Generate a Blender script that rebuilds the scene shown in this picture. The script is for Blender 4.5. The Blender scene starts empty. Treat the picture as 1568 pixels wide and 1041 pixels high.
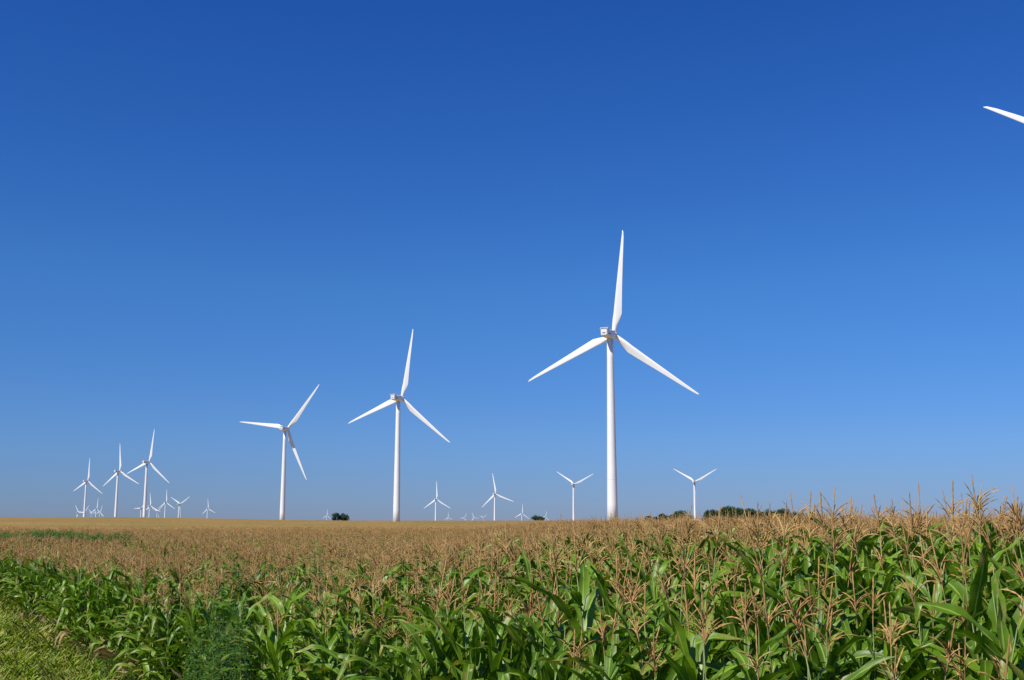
import bpy, math, random
import numpy as np
from mathutils import Vector, Matrix
rng=np.random.default_rng(7); random.seed(7)
scene=bpy.context.scene
EYE=3.4
def sstep(a,b,x):
    t=np.clip((x-a)/(b-a),0,1); return t*t*(3-2*t)
# ---------------------------------------------------------------- terrain
NX,NY=.87,.493            # normal of corn edge / road
def ground_z(x,y):
    x=np.asarray(x,float); y=np.asarray(y,float)
    s=NX*x+NY*y; r=np.hypot(x,y)
    rise=(1.10-.17*sstep(12,22,y))*sstep(-5.5,5,x)*(0.72+0.28*sstep(4.3,9,s))*(1-.6*sstep(50,220,r))*sstep(2.4,4.3,s)
    rise=rise*(1-sstep(300,700,r))
    bank=1.6*(1-np.clip((s-.5)/1.8,0,1))*np.clip((s+9.5)/1.8,0,1)
    az=x/np.maximum(y,1e-3)
    front=sstep(0,400,y)
    ridge=front*sstep(150,1200,r)*(1.25+3.2*(1-sstep(-.36,-.12,az)))
    drop=38*sstep(1900,4300,r)
    und=.12*np.sin(x*.11+1)*np.sin(y*.07)*sstep(15,60,r)
    return rise+bank+ridge-drop+und
def gz(x,y): return float(ground_z(x,y))
# ---------------------------------------------------------------- helpers
def link(o,parent=None):
    scene.collection.objects.link(o)
    if parent: o.parent=parent
    return o
def new_mesh(name,verts,faces,mats=(),midx=None,smooth=True,uvs=None):
    me=bpy.data.meshes.new(name); me.from_pydata([tuple(v) for v in verts],[],[tuple(f) for f in faces])
    for m in mats: me.materials.append(m)
    if midx is not None: me.polygons.foreach_set('material_index',np.array(midx,dtype=np.int32))
    if smooth: me.polygons.foreach_set('use_smooth',np.ones(len(me.polygons),dtype=bool))
    if uvs is not None:
        uv=me.uv_layers.new(name='UVMap'); li=np.zeros(len(me.loops),dtype=np.int32); me.loops.foreach_get('vertex_index',li)
        uv.data.foreach_set('uv',np.array(uvs,dtype=np.float32)[li].ravel())
    me.update(); return me
class B:
    def __init__(s): s.v=[];s.f=[];s.m=[];s.uv=[]
    def add(s,vs,fs,m=0,uv=None):
        o=len(s.v); s.v+= [tuple(map(float,q)) for q in vs]; s.f+=[tuple(i+o for i in f) for f in fs]; s.m+=[m]*len(fs)
        s.uv+= (uv if uv else [(.5,.5)]*len(vs))
    def tube(s,pts,rad,n=6,m=0,cap=True):
        pts=[Vector(p) for p in pts]; vs=[];fs=[]
        for i,p in enumerate(pts):
            d=(pts[min(i+1,len(pts)-1)]-pts[max(i-1,0)]).normalized()
            a=Vector((1,0,0)) if abs(d.x)<.8 else Vector((0,1,0))
            u=d.cross(a).normalized(); w=d.cross(u)
            for k in range(n):
                t=2*math.pi*k/n; vs.append(p+(u*math.cos(t)+w*math.sin(t))*rad[i])
        for i in range(len(pts)-1):
            for k in range(n):
                fs.append((i*n+k,i*n+(k+1)%n,(i+1)*n+(k+1)%n,(i+1)*n+k))
        if cap: fs.append(tuple(range(n))[::-1]); fs.append(tuple((len(pts)-1)*n+k for k in range(n)))
        s.add(vs,fs,m)
    def mesh(s,name,mats,smooth=True): return new_mesh(name,s.v,s.f,mats,s.m,smooth,s.uv)
# ---------------------------------------------------------------- materials
def mat(name):
    m=bpy.data.materials.new(name); m.use_nodes=True; nt=m.node_tree
    return m,nt,nt.nodes['Principled BSDF'],nt.nodes['Material Output']
def N(nt,t,**kw):
    n=nt.nodes.new(t)
    for k,v in kw.items(): setattr(n,k,v)
    return n
def ramp(nt,fac,stops):
    r=N(nt,'ShaderNodeValToRGB'); e=r.color_ramp.elements
    while len(e)<len(stops): e.new(.5)
    for i,(p,c) in enumerate(stops): e[i].position=p; e[i].color=(*c,1)
    nt.links.new(fac,r.inputs[0]); return r.outputs[0]
def noise(nt,scale,detail=3,coord='Object',rough=.5):
    tc=N(nt,'ShaderNodeTexCoord'); n=N(nt,'ShaderNodeTexNoise'); n.inputs['Scale'].default_value=scale
    n.inputs['Detail'].default_value=detail; n.inputs['Roughness'].default_value=rough
    if coord=='World':
        g=N(nt,'ShaderNodeNewGeometry'); nt.links.new(g.outputs['Position'],n.inputs['Vector'])
    else: nt.links.new(tc.outputs[coord],n.inputs['Vector'])
    return n.outputs['Fac']
def mixc(nt,a,b,f,mode='MIX'):
    m=N(nt,'ShaderNodeMix',data_type='RGBA',blend_type=mode)
    for s,v in ((6,a),(7,b),(0,f)):
        if isinstance(v,bpy.types.NodeSocket): nt.links.new(v,m.inputs[s])
        else: m.inputs[s].default_value=(*v,1) if isinstance(v,tuple) else v
    return m.outputs[2]
def foliage(name,c1,c2,c3,rough=.42,trans=.3,midrib=None,wscale=.6,tcol=None,spec=.5,tip=None):
    m,nt,p,out=mat(name)
    oi=N(nt,'ShaderNodeObjectInfo')
    a=ramp(nt,oi.outputs['Random'],[(0,c1),(.5,c2),(1,c3)])
    w=noise(nt,wscale,3,'World')
    w2=ramp(nt,w,[(.3,c1),(.7,c3)])
    c=mixc(nt,a,w2,.45)
    fine=noise(nt,9,3,'World'); 
    mul=ramp(nt,fine,[(.25,(.6,.62,.6)),(.75,(1.3,1.25,1.1))])
    c=mixc(nt,c,mul,.85,'MULTIPLY')
    if midrib:
        uv=N(nt,'ShaderNodeUVMap'); uv.uv_map='UVMap'
        sx=N(nt,'ShaderNodeSeparateXYZ'); nt.links.new(uv.outputs[0],sx.inputs[0])
        d=N(nt,'ShaderNodeMath',operation='SUBTRACT'); nt.links.new(sx.outputs[0],d.inputs[0]); d.inputs[1].default_value=.5
        ab=N(nt,'ShaderNodeMath',operation='ABSOLUTE'); nt.links.new(d.outputs[0],ab.inputs[0])
        lt=N(nt,'ShaderNodeMath',operation='LESS_THAN'); nt.links.new(ab.outputs[0],lt.inputs[0]); lt.inputs[1].default_value=.06
        c=mixc(nt,c,midrib,lt.outputs[0])
        n3=noise(nt,3.0,4,'World',.7); ad=N(nt,'ShaderNodeMath',operation='MULTIPLY_ADD'); nt.links.new(sx.outputs[1],ad.inputs[0]); ad.inputs[1].default_value=.22; nt.links.new(n3,ad.inputs[2])
        f=N(nt,'ShaderNodeMapRange'); nt.links.new(ad.outputs[0],f.inputs[0]); f.inputs[1].default_value=.70; f.inputs[2].default_value=.84
        c=mixc(nt,c,tip,f.outputs[0])
    nt.links.new(c,p.inputs['Base Color']); p.inputs['Roughness'].default_value=rough
    p.inputs['Specular IOR Level'].default_value=spec
    if trans>0:
        t=N(nt,'ShaderNodeBsdfTranslucent')
        tc=mixc(nt,c,tcol or (1.5,1.7,.5),1.0,'MULTIPLY'); nt.links.new(tc,t.inputs[0])
        ms=N(nt,'ShaderNodeMixShader'); ms.inputs[0].default_value=trans
        nt.links.new(p.outputs[0],ms.inputs[1]); nt.links.new(t.outputs[0],ms.inputs[2]); nt.links.new(ms.outputs[0],out.inputs[0])
    return m
M_leaf=foliage('corn_leaf_green',(.052,.125,.006),(.105,.215,.008),(.195,.325,.018),midrib=(.28,.40,.07),trans=.22,tip=(.36,.29,.08),rough=.42,spec=.4)
M_stalk=foliage('corn_stalk',(.13,.2,.035),(.17,.24,.05),(.2,.24,.07),trans=0)
M_tas=foliage('corn_tassel',(.46,.24,.08),(.60,.35,.13),(.72,.49,.20),rough=.8,trans=.2,tcol=(1.2,1.1,.8))
M_dry=foliage('dry_leaf',(.26,.19,.08),(.34,.26,.11),(.40,.32,.15),rough=.8,trans=.2,tcol=(1.2,1.1,.8))
M_weed=foliage('weed_green',(.06,.15,.012),(.085,.195,.018),(.13,.25,.025),rough=.6,trans=.25)
M_grass=foliage('grass_green',(.16,.28,.02),(.26,.38,.03),(.42,.42,.07),rough=.6,trans=.3,wscale=1.2)
M_tree=foliage('tree_leaf',(.018,.045,.012),(.03,.07,.017),(.05,.10,.024),rough=.6,trans=.15,wscale=.3)
M_bark,nt,p,o=mat('bark'); nt.links.new(ramp(nt,noise(nt,6),[(.3,(.05,.035,.025)),(.7,(.12,.09,.07))]),p.inputs[0]); p.inputs['Roughness'].default_value=.9
def paint(name,a,b,rough,metal=0):
    m,nt,p,o=mat(name); n=noise(nt,.15,4,'World')
    nt.links.new(ramp(nt,n,[(.3,a),(.7,b)]),p.inputs[0]); p.inputs['Roughness'].default_value=rough; p.inputs['Metallic'].default_value=metal
    return m
M_white=paint('white_tower_paint',(.78,.79,.79),(.84,.84,.83),.45)
M_blade=paint('white_blade_gelcoat',(.80,.81,.81),(.85,.85,.85),.35)
M_grey=paint('grey_vent',(.16,.17,.18),(.22,.23,.24),.6)
M_ground,nt,p,o=mat('field_soil_and_verge')
g=N(nt,'ShaderNodeNewGeometry')
dot=N(nt,'ShaderNodeVectorMath',operation='DOT_PRODUCT'); nt.links.new(g.outputs['Position'],dot.inputs[0]); dot.inputs[1].default_value=(NX,NY,0)
mr=N(nt,'ShaderNodeMapRange'); nt.links.new(dot.outputs['Value'],mr.inputs[0]); mr.inputs[1].default_value=4.8; mr.inputs[2].default_value=5.6
soil=ramp(nt,noise(nt,5,5,'World',.7),[(.3,(.05,.04,.025)),(.7,(.12,.09,.05))])
gr=ramp(nt,noise(nt,3,5,'World',.7),[(.3,(.08,.16,.02)),(.6,(.15,.25,.03)),(.8,(.26,.27,.08))])
ln=N(nt,'ShaderNodeVectorMath',operation='LENGTH'); nt.links.new(g.outputs['Position'],ln.inputs[0])
mr2=N(nt,'ShaderNodeMapRange'); nt.links.new(ln.outputs['Value'],mr2.inputs[0]); mr2.inputs[1].default_value=1200; mr2.inputs[2].default_value=2200
far=ramp(nt,noise(nt,.004,4,'World'),[(.4,(.27,.21,.1)),(.6,(.1,.16,.04))])
c=mixc(nt,gr,soil,mr.outputs[0]); c=mixc(nt,c,far,mr2.outputs[0]); nt.links.new(c,p.inputs[0]); p.inputs['Roughness'].default_value=.95
M_gravel,nt,p,o=mat('gravel'); nn=noise(nt,40,5,'World',.8)
nt.links.new(ramp(nt,nn,[(.3,(.18,.16,.13)),(.7,(.4,.37,.32))]),p.inputs[0]); p.inputs['Roughness'].default_value=.95
bp=N(nt,'ShaderNodeBump'); bp.inputs['Distance'].default_value=.02; nt.links.new(nn,bp.inputs['Height']); nt.links.new(bp.outputs[0],p.inputs['Normal'])
M_canopy,nt,p,o=mat('distant_corn_tops')
n1=noise(nt,1.3,6,'World',.75); n2=noise(nt,.02,4,'World',.6)
c=ramp(nt,n1,[(.3,(.12,.12,.02)),(.45,(.29,.18,.055)),(.7,(.50,.31,.11))])
c2=ramp(nt,n2,[(.35,(.74,.88,.68)),(.65,(1.1,1.02,1.0))])
nt.links.new(mixc(nt,c,c2,1.0,'MULTIPLY'),p.inputs[0]); p.inputs['Roughness'].default_value=.9; p.inputs['Specular IOR Level'].default_value=.1
# ---------------------------------------------------------------- ground
def polar(name,radii,angs,zf,matl,closed=False,center=False):
    R,A=np.meshgrid(radii,angs,indexing='ij'); X=R*np.sin(A); Y=R*np.cos(A); Z=zf(X,Y,R)
    v=np.stack([X,Y,Z],-1).reshape(-1,3); n=len(angs); fs=[]
    for i in range(len(radii)-1):
        for j in range(n if closed else n-1):
            a=i*n+j; b=i*n+(j+1)%n; fs.append((a,b,b+n,a+n))
    v=list(map(tuple,v))
    if center:
        v.append((0,0,gz(0,0))); c=len(v)-1
        for j in range(n): fs.append((c,(j+1)%n,j))
    me=new_mesh(name,v,[f[::-1] for f in fs],[matl]); return me
radii=.6*(22000/.6)**(np.linspace(0,1,230))
angs=np.linspace(0,2*math.pi,300,endpoint=False)
link(bpy.data.objects.new('ground',polar('ground',radii,angs,lambda X,Y,R:ground_z(X,Y),M_ground,True,True)))
tt=np.linspace(-150,150,61); v=[];f=[]
for i,t in enumerate(tt):
    for s in (-6.6,-.4): v.append((NX*s-NY*t,NY*s+NX*t,1.606))
    if i: f.append((2*i-2,2*i-1,2*i+1,2*i))
link(bpy.data.objects.new('gravel_road',new_mesh('gravel_road',v,f,[M_gravel])))
ca=np.radians(np.linspace(-42,42,420)); cr=125*(2600/125)**np.linspace(0,1,220)
def cz(X,Y,R):
    z=ground_z(X,Y)+2.02+rng.normal(0,.10,X.shape); z[0,:]-=2; return z
link(bpy.data.objects.new('distant_cornfield',polar('distant_cornfield',cr,ca,cz,M_canopy)))
# ---------------------------------------------------------------- corn plants
def leaf(b,base,az,L,W,e0,e1,m=0,seg=9,roll=0,kink=None):
    p=Vector(base); h=Vector((math.cos(az),math.sin(az),0)); side0=Vector((-math.sin(az),math.cos(az),0))
    vs=[];uv=[];fs=[]; ph=random.uniform(0,6.28); bend=random.uniform(-.5,.5)
    for i in range(seg+1):
        t=i/seg; e=e0+(e1-e0)*(t**1.3)
        if kink and t>kink: e=min(e,-1.15)
        hh=(h+side0*bend*t).normalized()
        d=hh*math.cos(e)+Vector((0,0,1))*math.sin(e)
        sd=d.cross(Vector((0,0,1))); sd=side0 if sd.length<1e-3 else sd.normalized()*-1
        up=sd.cross(d)*-1
        if up.z<0 and e>-1.2: up=-up
        ro=roll*t; s2=sd*math.cos(ro)+up*math.sin(ro); up2=up*math.cos(ro)-sd*math.sin(ro)
        w=W*min(1,.55+t*2.2)*max(0,1-t**2.6)**.8*.5+.001
        wav=.018*math.sin(t*17+ph)*(t>.08); wav2=.018*math.sin(t*15+ph+2)*(t>.08)
        vs+= [p-s2*w+up2*(w*.45+wav), p, p+s2*w+up2*(w*.45+wav2)]; uv+=[(0,t),(.5,t),(1,t)]
        if i<seg:
            o=3*i; fs+=[(o,o+1,o+4,o+3),(o+1,o+2,o+5,o+4)]
        p=p+d*(L/seg)
    b.add(vs,fs,m,uv)
def corn(seed,h=2.0,tassel=1.,open_top=False):
    random.seed(seed); b=B(); lean=random.uniform(-.06,.06); 
    stem=[(lean*(z/h)**2,0,z) for z in np.linspace(0,h,7)]
    b.tube(stem,[.013,.013,.012,.011,.009,.006,.0035],5,1)
    n=15; az=random.uniform(0,6.28)
    for i in range(n):
        t=i/(n-1); z=.35+t*(h-(.80 if open_top else .58)); a=az+math.pi*i+random.uniform(-.7,.7)
        L=random.uniform(.65,.98)*(1 if t<.75 else 1-.35*(t-.75)/.25); W=random.uniform(.08,.12)*(1 if t<.8 else .85)
        up=random.random()
        e0=math.radians(random.uniform(45,78)); e1=math.radians(random.uniform(-80,-15) if up<.7 else random.uniform(5,50))
        if t>.78: e1=math.radians(random.uniform(-50,30 if open_top else 50)); e0=math.radians(random.uniform(45,75) if open_top else random.uniform(50,82))
        leaf(b,(lean*(z/h)**2,0,z),a,L,W,e0,e1,3 if (t<.1 or random.random()<.025) else 0,roll=random.uniform(-1.2,1.2),kink=random.uniform(.4,.75) if random.random()<.28 else None)
    ez=h*.5; a=az+.7; d=Vector((math.cos(a)*.45,math.sin(a)*.45,.9)).normalized(); p0=Vector((0,0,ez))
    b.tube([p0+d*q for q in (0,.06,.14,.22,.27)],[.012,.026,.03,.022,.006],6,1)
    for k in range(5):
        q=p0+d*.26; a2=random.uniform(0,6.28); b.tube([q,q+Vector((math.cos(a2)*.03,math.sin(a2)*.03,.02)),q+Vector((math.cos(a2)*.05,math.sin(a2)*.05,-.04))],[.003,.002,.001],3,2,False)
    if tassel>0:
        T=Vector(stem[-1]); LT=random.uniform(.22,.36)*tassel
        k=14; dr=Vector((random.uniform(-.2,.2),random.uniform(-.2,.2),1)).normalized()
        b.tube([T+dr*(.1+LT)*q/k for q in range(k+1)],[.0035 if q<4 else (.007 if q%2 else .004) for q in range(k)]+[.002],4,2,False)
        for j in range(random.randint(5,13)):
            z0=random.uniform(.03,.16); a=random.uniform(0,6.28); L=random.uniform(.12,.25)*tassel; e=math.radians(random.uniform(45,80)); de=math.radians(random.uniform(0,80))
            p=T+dr*z0; pts=[p]; rad=[.002]; sg=8
            for q in range(sg):
                ee=e-de*q/sg; p=p+Vector((math.cos(a)*math.cos(ee),math.sin(a)*math.cos(ee),math.sin(ee)))*(L/sg); pts.append(p); rad.append(.0065 if q%2 else .0035)
            rad[-1]=.0015; b.tube(pts,rad,3,2,False)
    return b.mesh('corn_plant',[M_leaf,M_stalk,M_tas,M_dry])
def weed(seed,h=2.2,spread=.45,nl=26):
    random.seed(seed); b=B()
    for s in range(5):
        a=random.uniform(0,6.28); r=spread*random.random(); hh=h*random.uniform(.65,1)
        pts=[Vector((math.cos(a)*r*(t**1.2),math.sin(a)*r*(t**1.2),hh*t)) for t in np.linspace(0,1,6)]
        b.tube(pts,[.008,.007,.006,.005,.004,.002],4,1,False)
        for k in range(nl):
            t=.2+.8*k/nl; q=Vector((math.cos(a)*r*t**1.2,math.sin(a)*r*t**1.2,hh*t)); aa=k*2.4+random.random(); bl=(.30*(1-t)+.06)*random.uniform(.6,1.2)
            d=Vector((math.cos(aa),math.sin(aa),.7)).normalized(); e=q+d*bl
            for m in range(5):
                c=q+(e-q)*((m+1)/5); ax=random.uniform(0,6.28); ld=Vector((math.cos(ax),math.sin(ax),random.uniform(-.3,.7))).normalized(); L=random.uniform(.05,.10); sd=ld.cross(Vector((0,0,1))).normalized()*L*.22
                b.add([c,c+ld*L*.5+sd,c+ld*L,c+ld*L*.5-sd],[(0,1,2,3)],0)
    return b.mesh('tall_weed',[M_weed,M_stalk])
def grass(seed,h=.35,n=34,sp=.16):
    random.seed(seed); b=B()
    for i in range(n):
        a=random.uniform(0,6.28); r=sp*math.sqrt(random.random()); p=Vector((math.cos(a)*r,math.sin(a)*r,-.02)); az=random.uniform(0,6.28)
        leaf(b,p,az,h*random.uniform(.5,1.2),random.uniform(.008,.02),math.radians(random.uniform(65,88)),math.radians(random.uniform(-20,70)),1 if random.random()<.08 else 0,4)
    return b.mesh('grass_clump',[M_grass,M_dry])
def broad(seed):
    random.seed(seed); b=B()
    for i in range(26):
        a=random.uniform(0,6.28); leaf(b,(random.uniform(-.15,.15),random.uniform(-.15,.15),random.uniform(0,.28)),a,random.uniform(.08,.2),random.uniform(.04,.07),math.radians(random.uniform(20,70)),math.radians(random.uniform(-40,20)),0,4)
    return b.mesh('broadleaf_weed',[M_grass,M_dry])
def coll(name,meshes):
    c=bpy.data.collections.new(name)
    for i,m in enumerate(meshes): c.objects.link(bpy.data.objects.new(f'{m.name.split(".")[0]}_{chr(97+i)}',m))
    return c
def scatter(name,pts,rots,scl,idx,col):
    me=bpy.data.meshes.new(name); n=len(pts); me.vertices.add(n); me.vertices.foreach_set('co',np.asarray(pts,np.float32).ravel())
    me.attributes.new('rot','FLOAT_VECTOR','POINT').data.foreach_set('vector',np.asarray(rots,np.float32).ravel())
    me.attributes.new('scl','FLOAT_VECTOR','POINT').data.foreach_set('vector',np.asarray(scl,np.float32).ravel())
    me.attributes.new('idx','INT','POINT').data.foreach_set('value',np.asarray(idx,np.int32))
    ob=link(bpy.data.objects.new(name,me))
    ng=bpy.data.node_groups.new(name+'_scatter','GeometryNodeTree')
    ng.interface.new_socket('Geometry',in_out='INPUT',socket_type='NodeSocketGeometry'); ng.interface.new_socket('Geometry',in_out='OUTPUT',socket_type='NodeSocketGeometry')
    gi=ng.nodes.new('NodeGroupInput'); go=ng.nodes.new('NodeGroupOutput'); ip=ng.nodes.new('GeometryNodeInstanceOnPoints')
    ci=ng.nodes.new('GeometryNodeCollectionInfo'); ci.inputs['Collection'].default_value=col; ci.inputs['Separate Children'].default_value=True; ci.inputs['Reset Children'].default_value=True
    def at(nm,ty):
        a=ng.nodes.new('GeometryNodeInputNamedAttribute'); a.data_type=ty; a.inputs['Name'].default_value=nm; return a.outputs['Attribute']
    L=ng.links.new
    L(gi.outputs[0],ip.inputs['Points']); L(ci.outputs[0],ip.inputs['Instance']); ip.inputs['Pick Instance'].default_value=True
    L(at('idx','INT'),ip.inputs['Instance Index']); L(at('rot','FLOAT_VECTOR'),ip.inputs['Rotation']); L(at('scl','FLOAT_VECTOR'),ip.inputs['Scale'])
    L(ip.outputs[0],go.inputs[0]); md=ob.modifiers.new('scatter','NODES'); md.node_group=ng; return ob
NA,NB=15,9
C_corn=coll('corn_variants',[corn(100+i,random.Random(i).uniform(1.93,2.14),[1,0,.9,1.1,.7,.8,0,.8,1.15,0,.9,1,0,.7,1][i]) for i in range(NA)]+[corn(200+i,random.Random(i+50).uniform(2.02,2.16),[1.2,1.1,1,1.25,1.1,1,1.2,1.15,.9][i],True) for i in range(NB)])
C_weed=coll('weed_variants',[weed(50+i) for i in range(4)])
C_grass=coll('grass_variants',[grass(20+i,.3+.06*i) for i in range(5)]+[broad(30),broad(31)])
S=np.arange(4.9,150,.76); T=np.arange(-40,175,.20)
SS,TT=np.meshgrid(S,T,indexing='ij'); SS=SS+rng.normal(0,.12,SS.shape)+.12*np.sin(TT*.8); TT=TT+rng.normal(0,.06,TT.shape)
X=(NX*SS-NY*TT).ravel(); Y=(NY*SS+NX*TT).ravel()
r=np.hypot(X,Y); az=np.degrees(np.arctan2(X,Y))
keep=(r<150)&(((np.abs(az)<34))|((r<14)&(Y>-6)))&(Y>-8)
prob=np.where(r<45,.97,np.where(r<80,.6,.36)); keep&=rng.random(len(r))<prob
waterway=(X/np.maximum(Y,.1)<-.335+.02*np.sin(Y))&(az>-40)&(Y>62)&(Y<78); keep&=~waterway
keep&=~((rng.random(len(r))<.9)&(np.hypot(X+3.9,(Y-17.0)*.45)<.9))
X=X[keep];Y=Y[keep];r=r[keep]; n=len(X)
Z=ground_z(X,Y)-.02
sc=rng.normal(1,.06,n)+.03*np.sin(X*.9+Y*.4)+.035*np.sin(Y*.7-X*.5+1); sc=np.clip(sc,.8,np.where(X>1,1.075,1.13))
wid=np.where(r>80,1.35,np.where(r>45,1.12,1.))
pB=.20+.62*sstep(12,46,r)+.18*sstep(1.5,6,X)
isB=rng.random(n)<pB
idx=np.where(isB,NA+rng.integers(0,NB,n),rng.integers(0,NA,n))
scatter('corn_field',np.stack([X,Y,Z],-1),np.stack([rng.normal(0,.09,n),rng.normal(0,.09,n),rng.uniform(0,6.28,n)],-1),np.stack([sc*wid,sc*wid,sc],-1),idx,C_corn)
print('corn',n)
W=[]
def wp(ratio,y,h): W.append((ratio*y,y,h))
wp(-.243,20,3.2); wp(-.235,20.6,2.9); wp(-.161,17,3.15); wp(-.155,17.4,2.8); wp(-.0,24,2.6)
for i in range(46):
    y=rng.uniform(13.2,22); wp(rng.normal(-.235,.022),y,rng.uniform(1.7,2.35))
for i in range(14):
    q=rng.uniform(-.28,-.12); y=4.9/(NY+NX*q)+rng.uniform(-.3,.5); wp(q,y,rng.uniform(.8,1.9))
for i in range(260):
    s0=rng.uniform(4.2,5.3); t0=rng.uniform(2,60); W.append((NX*s0-NY*t0,NY*s0+NX*t0,rng.uniform(.35,.95)))
for i in range(1500):
    y=rng.uniform(62,78); q=rng.uniform(-.6,-.334); W.append((q*y,y,rng.uniform(2.25,2.85)-.2*(q>-.36)+.12*math.sin(q*90)))
W=np.array(W); n=len(W); s=W[:,2]/2.2
wx=np.where(W[:,1]>60,2.,1.)*np.clip(s,.5,1.1)
scatter('tall_weeds',np.stack([W[:,0],W[:,1],ground_z(W[:,0],W[:,1])],-1),np.stack([np.zeros(n),np.zeros(n),rng.uniform(0,6.28,n)],-1),np.stack([wx,wx,s],-1),rng.integers(0,4,n),C_weed)
n=12000; s_=rng.uniform(.1,5.5,n); t_=rng.uniform(-8,70,n)
X=NX*s_-NY*t_; Y=NY*s_+NX*t_; sc=rng.uniform(.55,1.35,n)*np.where(np.hypot(X,Y)>30,1.3,1)
scatter('grass',np.stack([X,Y,ground_z(X,Y)],-1),np.stack([np.zeros(n),np.zeros(n),rng.uniform(0,6.28,n)],-1),np.stack([sc,sc,sc],-1),rng.integers(0,7,n),C_grass)
# ---------------------------------------------------------------- wind turbines
HUB=80.; BLS=1.035
def tower_mesh():
    b=B(); zs=[0,10,20,30,40,50,60,70,HUB-2.0]; rr=lambda z:2.25-(2.25-1.3)*(z/(HUB-2))
    b.tube([(0,0,z) for z in zs],[rr(z) for z in zs],40,0)
    for z in (20,48): b.tube([(0,0,z-.08),(0,0,z+.08)],[rr(z)+.02]*2,40,0)
    b.add([(-.5,-2.27,.9),(.5,-2.27,.9),(.5,-2.25,3.1),(-.5,-2.25,3.1)],[(0,1,2,3)],1)
    for k in range(4): 
        y=-2.3-.3*(3-k); z=.22*(k+1)
        b.add([(-.7,y-.3,z),(.7,y-.3,z),(.7,y,z),(-.7,y,z),(-.7,y-.3,0),(.7,y-.3,0)],[(0,1,2,3),(4,5,1,0)],1)
    return b.mesh('tower',[M_white,M_grey])
def loft(b,secs,m=0):
    n=len(secs[0]); vs=[p for s in secs for p in s]; fs=[]
    for i in range(len(secs)-1):
        for k in range(n): fs.append((i*n+k,i*n+(k+1)%n,(i+1)*n+(k+1)%n,(i+1)*n+k))
    fs.append(tuple(range(n))[::-1]); fs.append(tuple((len(secs)-1)*n+k for k in range(n))); b.add(vs,fs,m)
def rrect(y,cx,cz,w,h,r=.35,n=5):
    out=[]
    for qx,qz,a0 in ((1,1,0),(-1,1,90),(-1,-1,180),(1,-1,270)):
        for k in range(n):
            a=math.radians(a0+90*k/(n-1)); rr=min(r,w/2-.01,h/2-.01); out.append((cx+qx*(w/2-rr)+rr*math.cos(a),y,cz+qz*(h/2-rr)+rr*math.sin(a)))
    return out
def nacelle_mesh():
    b=B()
    loft(b,[rrect(-7.0,0,.35,2.4,2.2,.4),rrect(-6.7,0,.25,2.9,2.7,.5),rrect(-3,0,0,3.3,3.3,.5),rrect(1.6,0,0,3.3,3.3,.5),rrect(2.6,0,0,3.0,3.0,.9),rrect(2.9,0,0,2.6,2.6,1.29)])
    loft(b,[rrect(-6.9,0,1.95,3.3,.7,.12),rrect(-5.2,0,2.05,3.4,.9,.12),rrect(-4.8,0,2.0,3.3,.7,.12)])
    loft(b,[rrect(-6.97,0,1.95,2.9,.35,.05),rrect(-6.88,0,1.95,2.9,.35,.05)],1)
    loft(b,[rrect(-7.06,0,.1,1.3,.45,.1),rrect(-6.98,0,.1,1.3,.45,.1)],1)
    for sgn in(-1,1): 
        b.add([(sgn*1.675,-5.5,-.3),(sgn*1.675,-3.2,-.3),(sgn*1.675,-3.2,.1),(sgn*1.675,-5.5,.1)],[(0,1,2,3)],1)
    b.tube([(0,0,-2.4),(0,0,-1.5)],[1.35,1.45],24,0)
    b.tube([(.6,-4,2.3),(.6,-4,3.7)],[.05,.04],6,1); b.tube([(-.6,-4,2.3),(-.6,-4,3.7)],[.05,.04],6,1)
    return b.mesh('nacelle',[M_blade,M_grey],smooth=False)
def hub_mesh():
    b=B(); ys=[-1.5,-1.45,-.9,0,.8,1.4,1.8,2.0]; rs=[1.2,1.45,1.65,1.7,1.5,1.1,.55,.05]
    b.tube([(0,y,0) for y in ys],rs,28,0); return b.mesh('hub',[M_blade])
def blade_mesh():
    b=B(); secs=[]; n=20
    st=[(.8,1.9,1.9,0),(2.0,1.9,1.9,0),(4,2.15,1.65,.3),(6.5,3.0,1.15,.75),(9,3.45,.85,1),(13,3.1,.62,1),(18,2.65,.48,1),(24,2.15,.36,1),(30,1.7,.27,1),(36,1.25,.19,1),(40,.9,.13,1),(42.2,.55,.08,1),(43,.12,.03,1)]
    for z,c,t,af in st:
        tw=math.radians(14*(1-z/43)**2); s=[]
        for k in range(n):
            a=2*math.pi*k/n; ca,sa=math.cos(a),math.sin(a)
            x=ca*c/2; shape=(1-af)+af*(.55+.45*(-ca))*1.15
            y=sa*t/2*shape
            x+=af*(c/2-.95)
            X_=x*math.cos(tw)-y*math.sin(tw); Y_=x*math.sin(tw)+y*math.cos(tw)
            s.append((X_,Y_+.0006*z*z,z))
        secs.append(s)
    loft(b,secs,0); return b.mesh('blade',[M_blade])
ME_t,ME_n,ME_h,ME_b=tower_mesh(),nacelle_mesh(),hub_mesh(),blade_mesh()
YAW=-math.radians(26)
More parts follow.
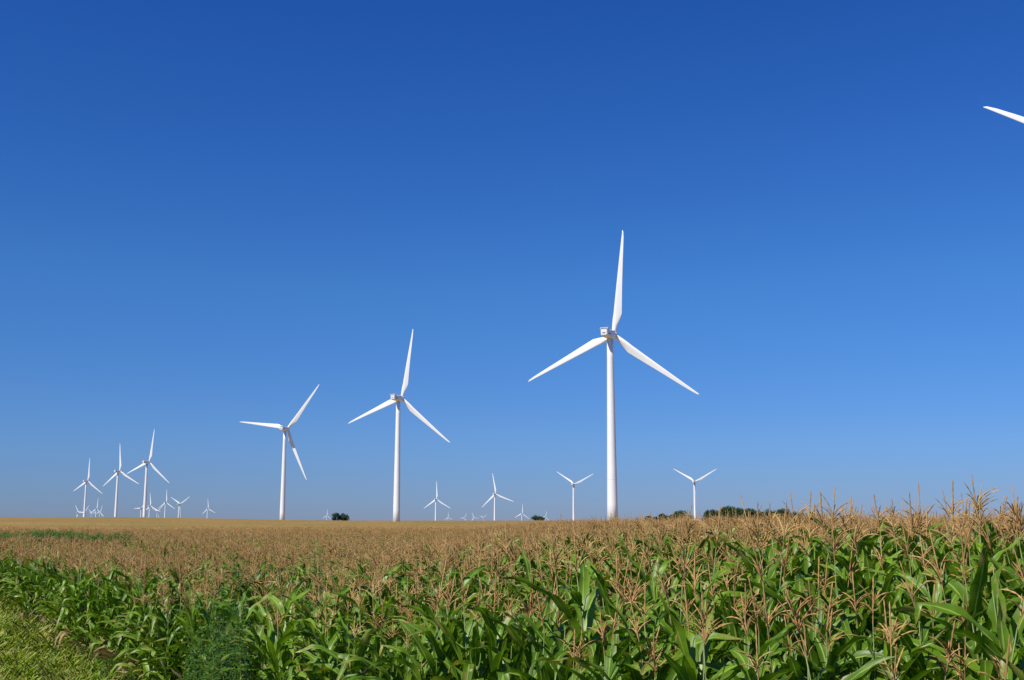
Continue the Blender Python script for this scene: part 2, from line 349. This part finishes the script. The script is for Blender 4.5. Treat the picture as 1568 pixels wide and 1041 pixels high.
def turbine(ratio,Y,hub_above_eye,phase,yaw=YAW,k_=1.0):
    x=ratio*Y; e=bpy.data.objects.new('wind_turbine',None); e.empty_display_size=5; link(e)
    e.location=(x,Y,EYE+hub_above_eye-HUB)
    link(bpy.data.objects.new('tower',ME_t),e)
    nn=link(bpy.data.objects.new('nacelle',ME_n),e); nn.location=(0,0,HUB); nn.rotation_euler=(math.radians(4),0,yaw)
    M=Matrix.Translation((0,0,HUB))@Matrix.Rotation(yaw,4,'Z')@Matrix.Rotation(math.radians(4),4,'X')@Matrix.Translation((0,4.4,0))
    h=link(bpy.data.objects.new('hub',ME_h),e); h.matrix_local=M
    for k in range(3):
        bb=link(bpy.data.objects.new(f'blade_{k+1}',ME_b),e); bb.matrix_local=M@Matrix.Rotation(math.radians(phase+120*k),4,'Y')@Matrix.Scale(BLS*k_,4)
    return e
F=1764.
def T_(bx,Y,tanh,phase,yaw=YAW,k_=1.0): turbine((bx-784)/F,Y,tanh*Y,phase,yaw,k_)
T_(938,467,.1640,8); T_(607,715,.1068,12); T_(432,962,.0798,39.5,-math.radians(17),1.06)
T_(220.5,1525,.0505,11); T_(176.5,1810,.0425,-1); T_(128.5,2200,.034,5)
turbine(.594,257,.314*257,-57.5)
T_(1064.5,1965,.0334,62); T_(878.5,2190,.0312,65); T_(757.5,2400,.0227,-8); T_(667,2800,.0181,1)
T_(273,3500,.0142,60); T_(252,3900,.0156,2); T_(228,3700,.0125,-4); T_(317,5000,.0102,-3); T_(215,4500,.0105,30)
T_(146,4500,.0098,8); T_(127,5000,.0065,40); T_(152,6500,.007,20); T_(118,5600,.007,90); T_(240,6000,.008,50); T_(139,7500,.006,75)
T_(799,5200,.0060,5); T_(686,9000,.0028,0); T_(711,9500,.0024,25); T_(725,9000,.0026,-20); T_(740,9500,.0026,50); T_(500,8000,.0042,5); T_(835,8500,.0032,15)
# ---------------------------------------------------------------- trees
def tree_mesh(seed,H,Wd,nleaf=2600):
    random.seed(seed); b=B(); b.tube([(0,0,0),(.1,0,H*.25),(.0,.1,H*.5),(.1,.1,H*.8)],[H*.035,H*.028,H*.02,H*.006],8,1)
    cl=[]
    for k in range(16):
        a=random.uniform(0,6.28); rr=Wd*.5*random.uniform(.15,.8); z=H*random.uniform(.28,.85); 
        if z>H*.6: rr*=1.25-(z/H-.6)*2
        c=Vector((math.cos(a)*rr,math.sin(a)*rr,z)); cl.append((c,Wd*random.uniform(.12,.2)))
        b.tube([(0,0,z*.45),(c*.5+Vector((0,0,z*.25))),c],[H*.015,H*.01,H*.004],5,1,False)
    cl.append((Vector((0,0,H*.85)),Wd*.16))
    for i in range(nleaf):
        c,R=random.choice(cl); d=Vector((random.gauss(0,1),random.gauss(0,1),random.gauss(0,.8))).normalized()*R*random.uniform(.55,1.12); q=c+d
        u=Vector((random.gauss(0,1),random.gauss(0,1),random.gauss(0,1))).normalized(); w=u.orthogonal().normalized(); L=random.uniform(.22,.5)
        b.add([q-u*L,q+w*L*.6,q+u*L,q-w*L*.6],[(0,1,2,3)],0)
    return b.mesh('tree_crown',[M_tree,M_bark],smooth=False)
TM=[tree_mesh(1,10,11),tree_mesh(2,9,12),tree_mesh(3,7,9,1800)]
def tree(name,px,Y,k,s,parent=None):
    x=(px-784)/F*Y; o=link(bpy.data.objects.new(name,TM[k]),parent); o.location=(x,Y,gz(x,Y)-.3); o.scale=(s,s,s); o.rotation_euler=(0,0,random.uniform(0,6.28)); return o
tree('deciduous_tree',514,1000,0,.92); tree('deciduous_tree',525,1004,1,.95); 
def line(name,spans):
    e=link(bpy.data.objects.new(name,None))
    for (a,b_,Y,s) in spans:
        px=a
        while px<b_:
            tree('tree_crown',px,Y+random.uniform(-15,15),random.randrange(3),s*random.uniform(.75,1.1),e); px+=random.uniform(6,11)
random.seed(5)
line('distant_tree_line',[(994,1056,1050,1.12),(1084,1150,1000,1.38),(1152,1250,1050,1.3),(820,836,1500,1.0)])
# ---------------------------------------------------------------- light, sky, camera
SE=math.radians(47); SA=math.radians(-136)   # azimuth clockwise from +Y
sd=Vector((math.sin(SA)*math.cos(SE),math.cos(SA)*math.cos(SE),math.sin(SE)))
sun=bpy.data.lights.new('sun','SUN'); sun.energy=5.0; sun.angle=math.radians(.53); sun.color=(1,.955,.88)
so=link(bpy.data.objects.new('sun',sun)); so.rotation_euler=sd.to_track_quat('Z','Y').to_euler(); so.location=(0,0,60)
w=bpy.data.worlds.new('World'); scene.world=w; w.use_nodes=True; nt=w.node_tree; bg=nt.nodes['Background']
sky=nt.nodes.new('ShaderNodeTexSky'); sky.sky_type='NISHITA'; sky.sun_disc=False; sky.sun_elevation=SE; sky.sun_rotation=SA
sky.altitude=0; sky.air_density=1.0; sky.dust_density=.0; sky.ozone_density=3.0
hs=nt.nodes.new('ShaderNodeHueSaturation'); hs.inputs['Saturation'].default_value=1.15
nt.links.new(sky.outputs[0],hs.inputs['Color'])
tc=nt.nodes.new('ShaderNodeTexCoord'); sx=nt.nodes.new('ShaderNodeSeparateXYZ'); nt.links.new(tc.outputs['Generated'],sx.inputs[0])
tint=ramp(nt,sx.outputs[2],[(0,(.225,.335,.76)),(.07,(.27,.44,.84)),(.2,(.29,.555,.93)),(.32,(.24,.52,.98)),(.5,(.16,.46,1.0)),(1,(.25,.55,1.0))])
tm=mixc(nt,hs.outputs[0],tint,1.0,'MULTIPLY')
nt.links.new(tm,bg.inputs[0]); bg.inputs[1].default_value=.11
cam=bpy.data.cameras.new('camera'); co=link(bpy.data.objects.new('camera',cam)); co.location=(0,0,EYE)
cam.sensor_width=36; cam.lens=1742/1568*36; cam.clip_end=40000; cam.clip_start=.05
co.rotation_euler=(math.radians(90+9.02),0,0); scene.camera=co
scene.view_settings.view_transform='Standard'; scene.view_settings.look='None'; scene.view_settings.exposure=0
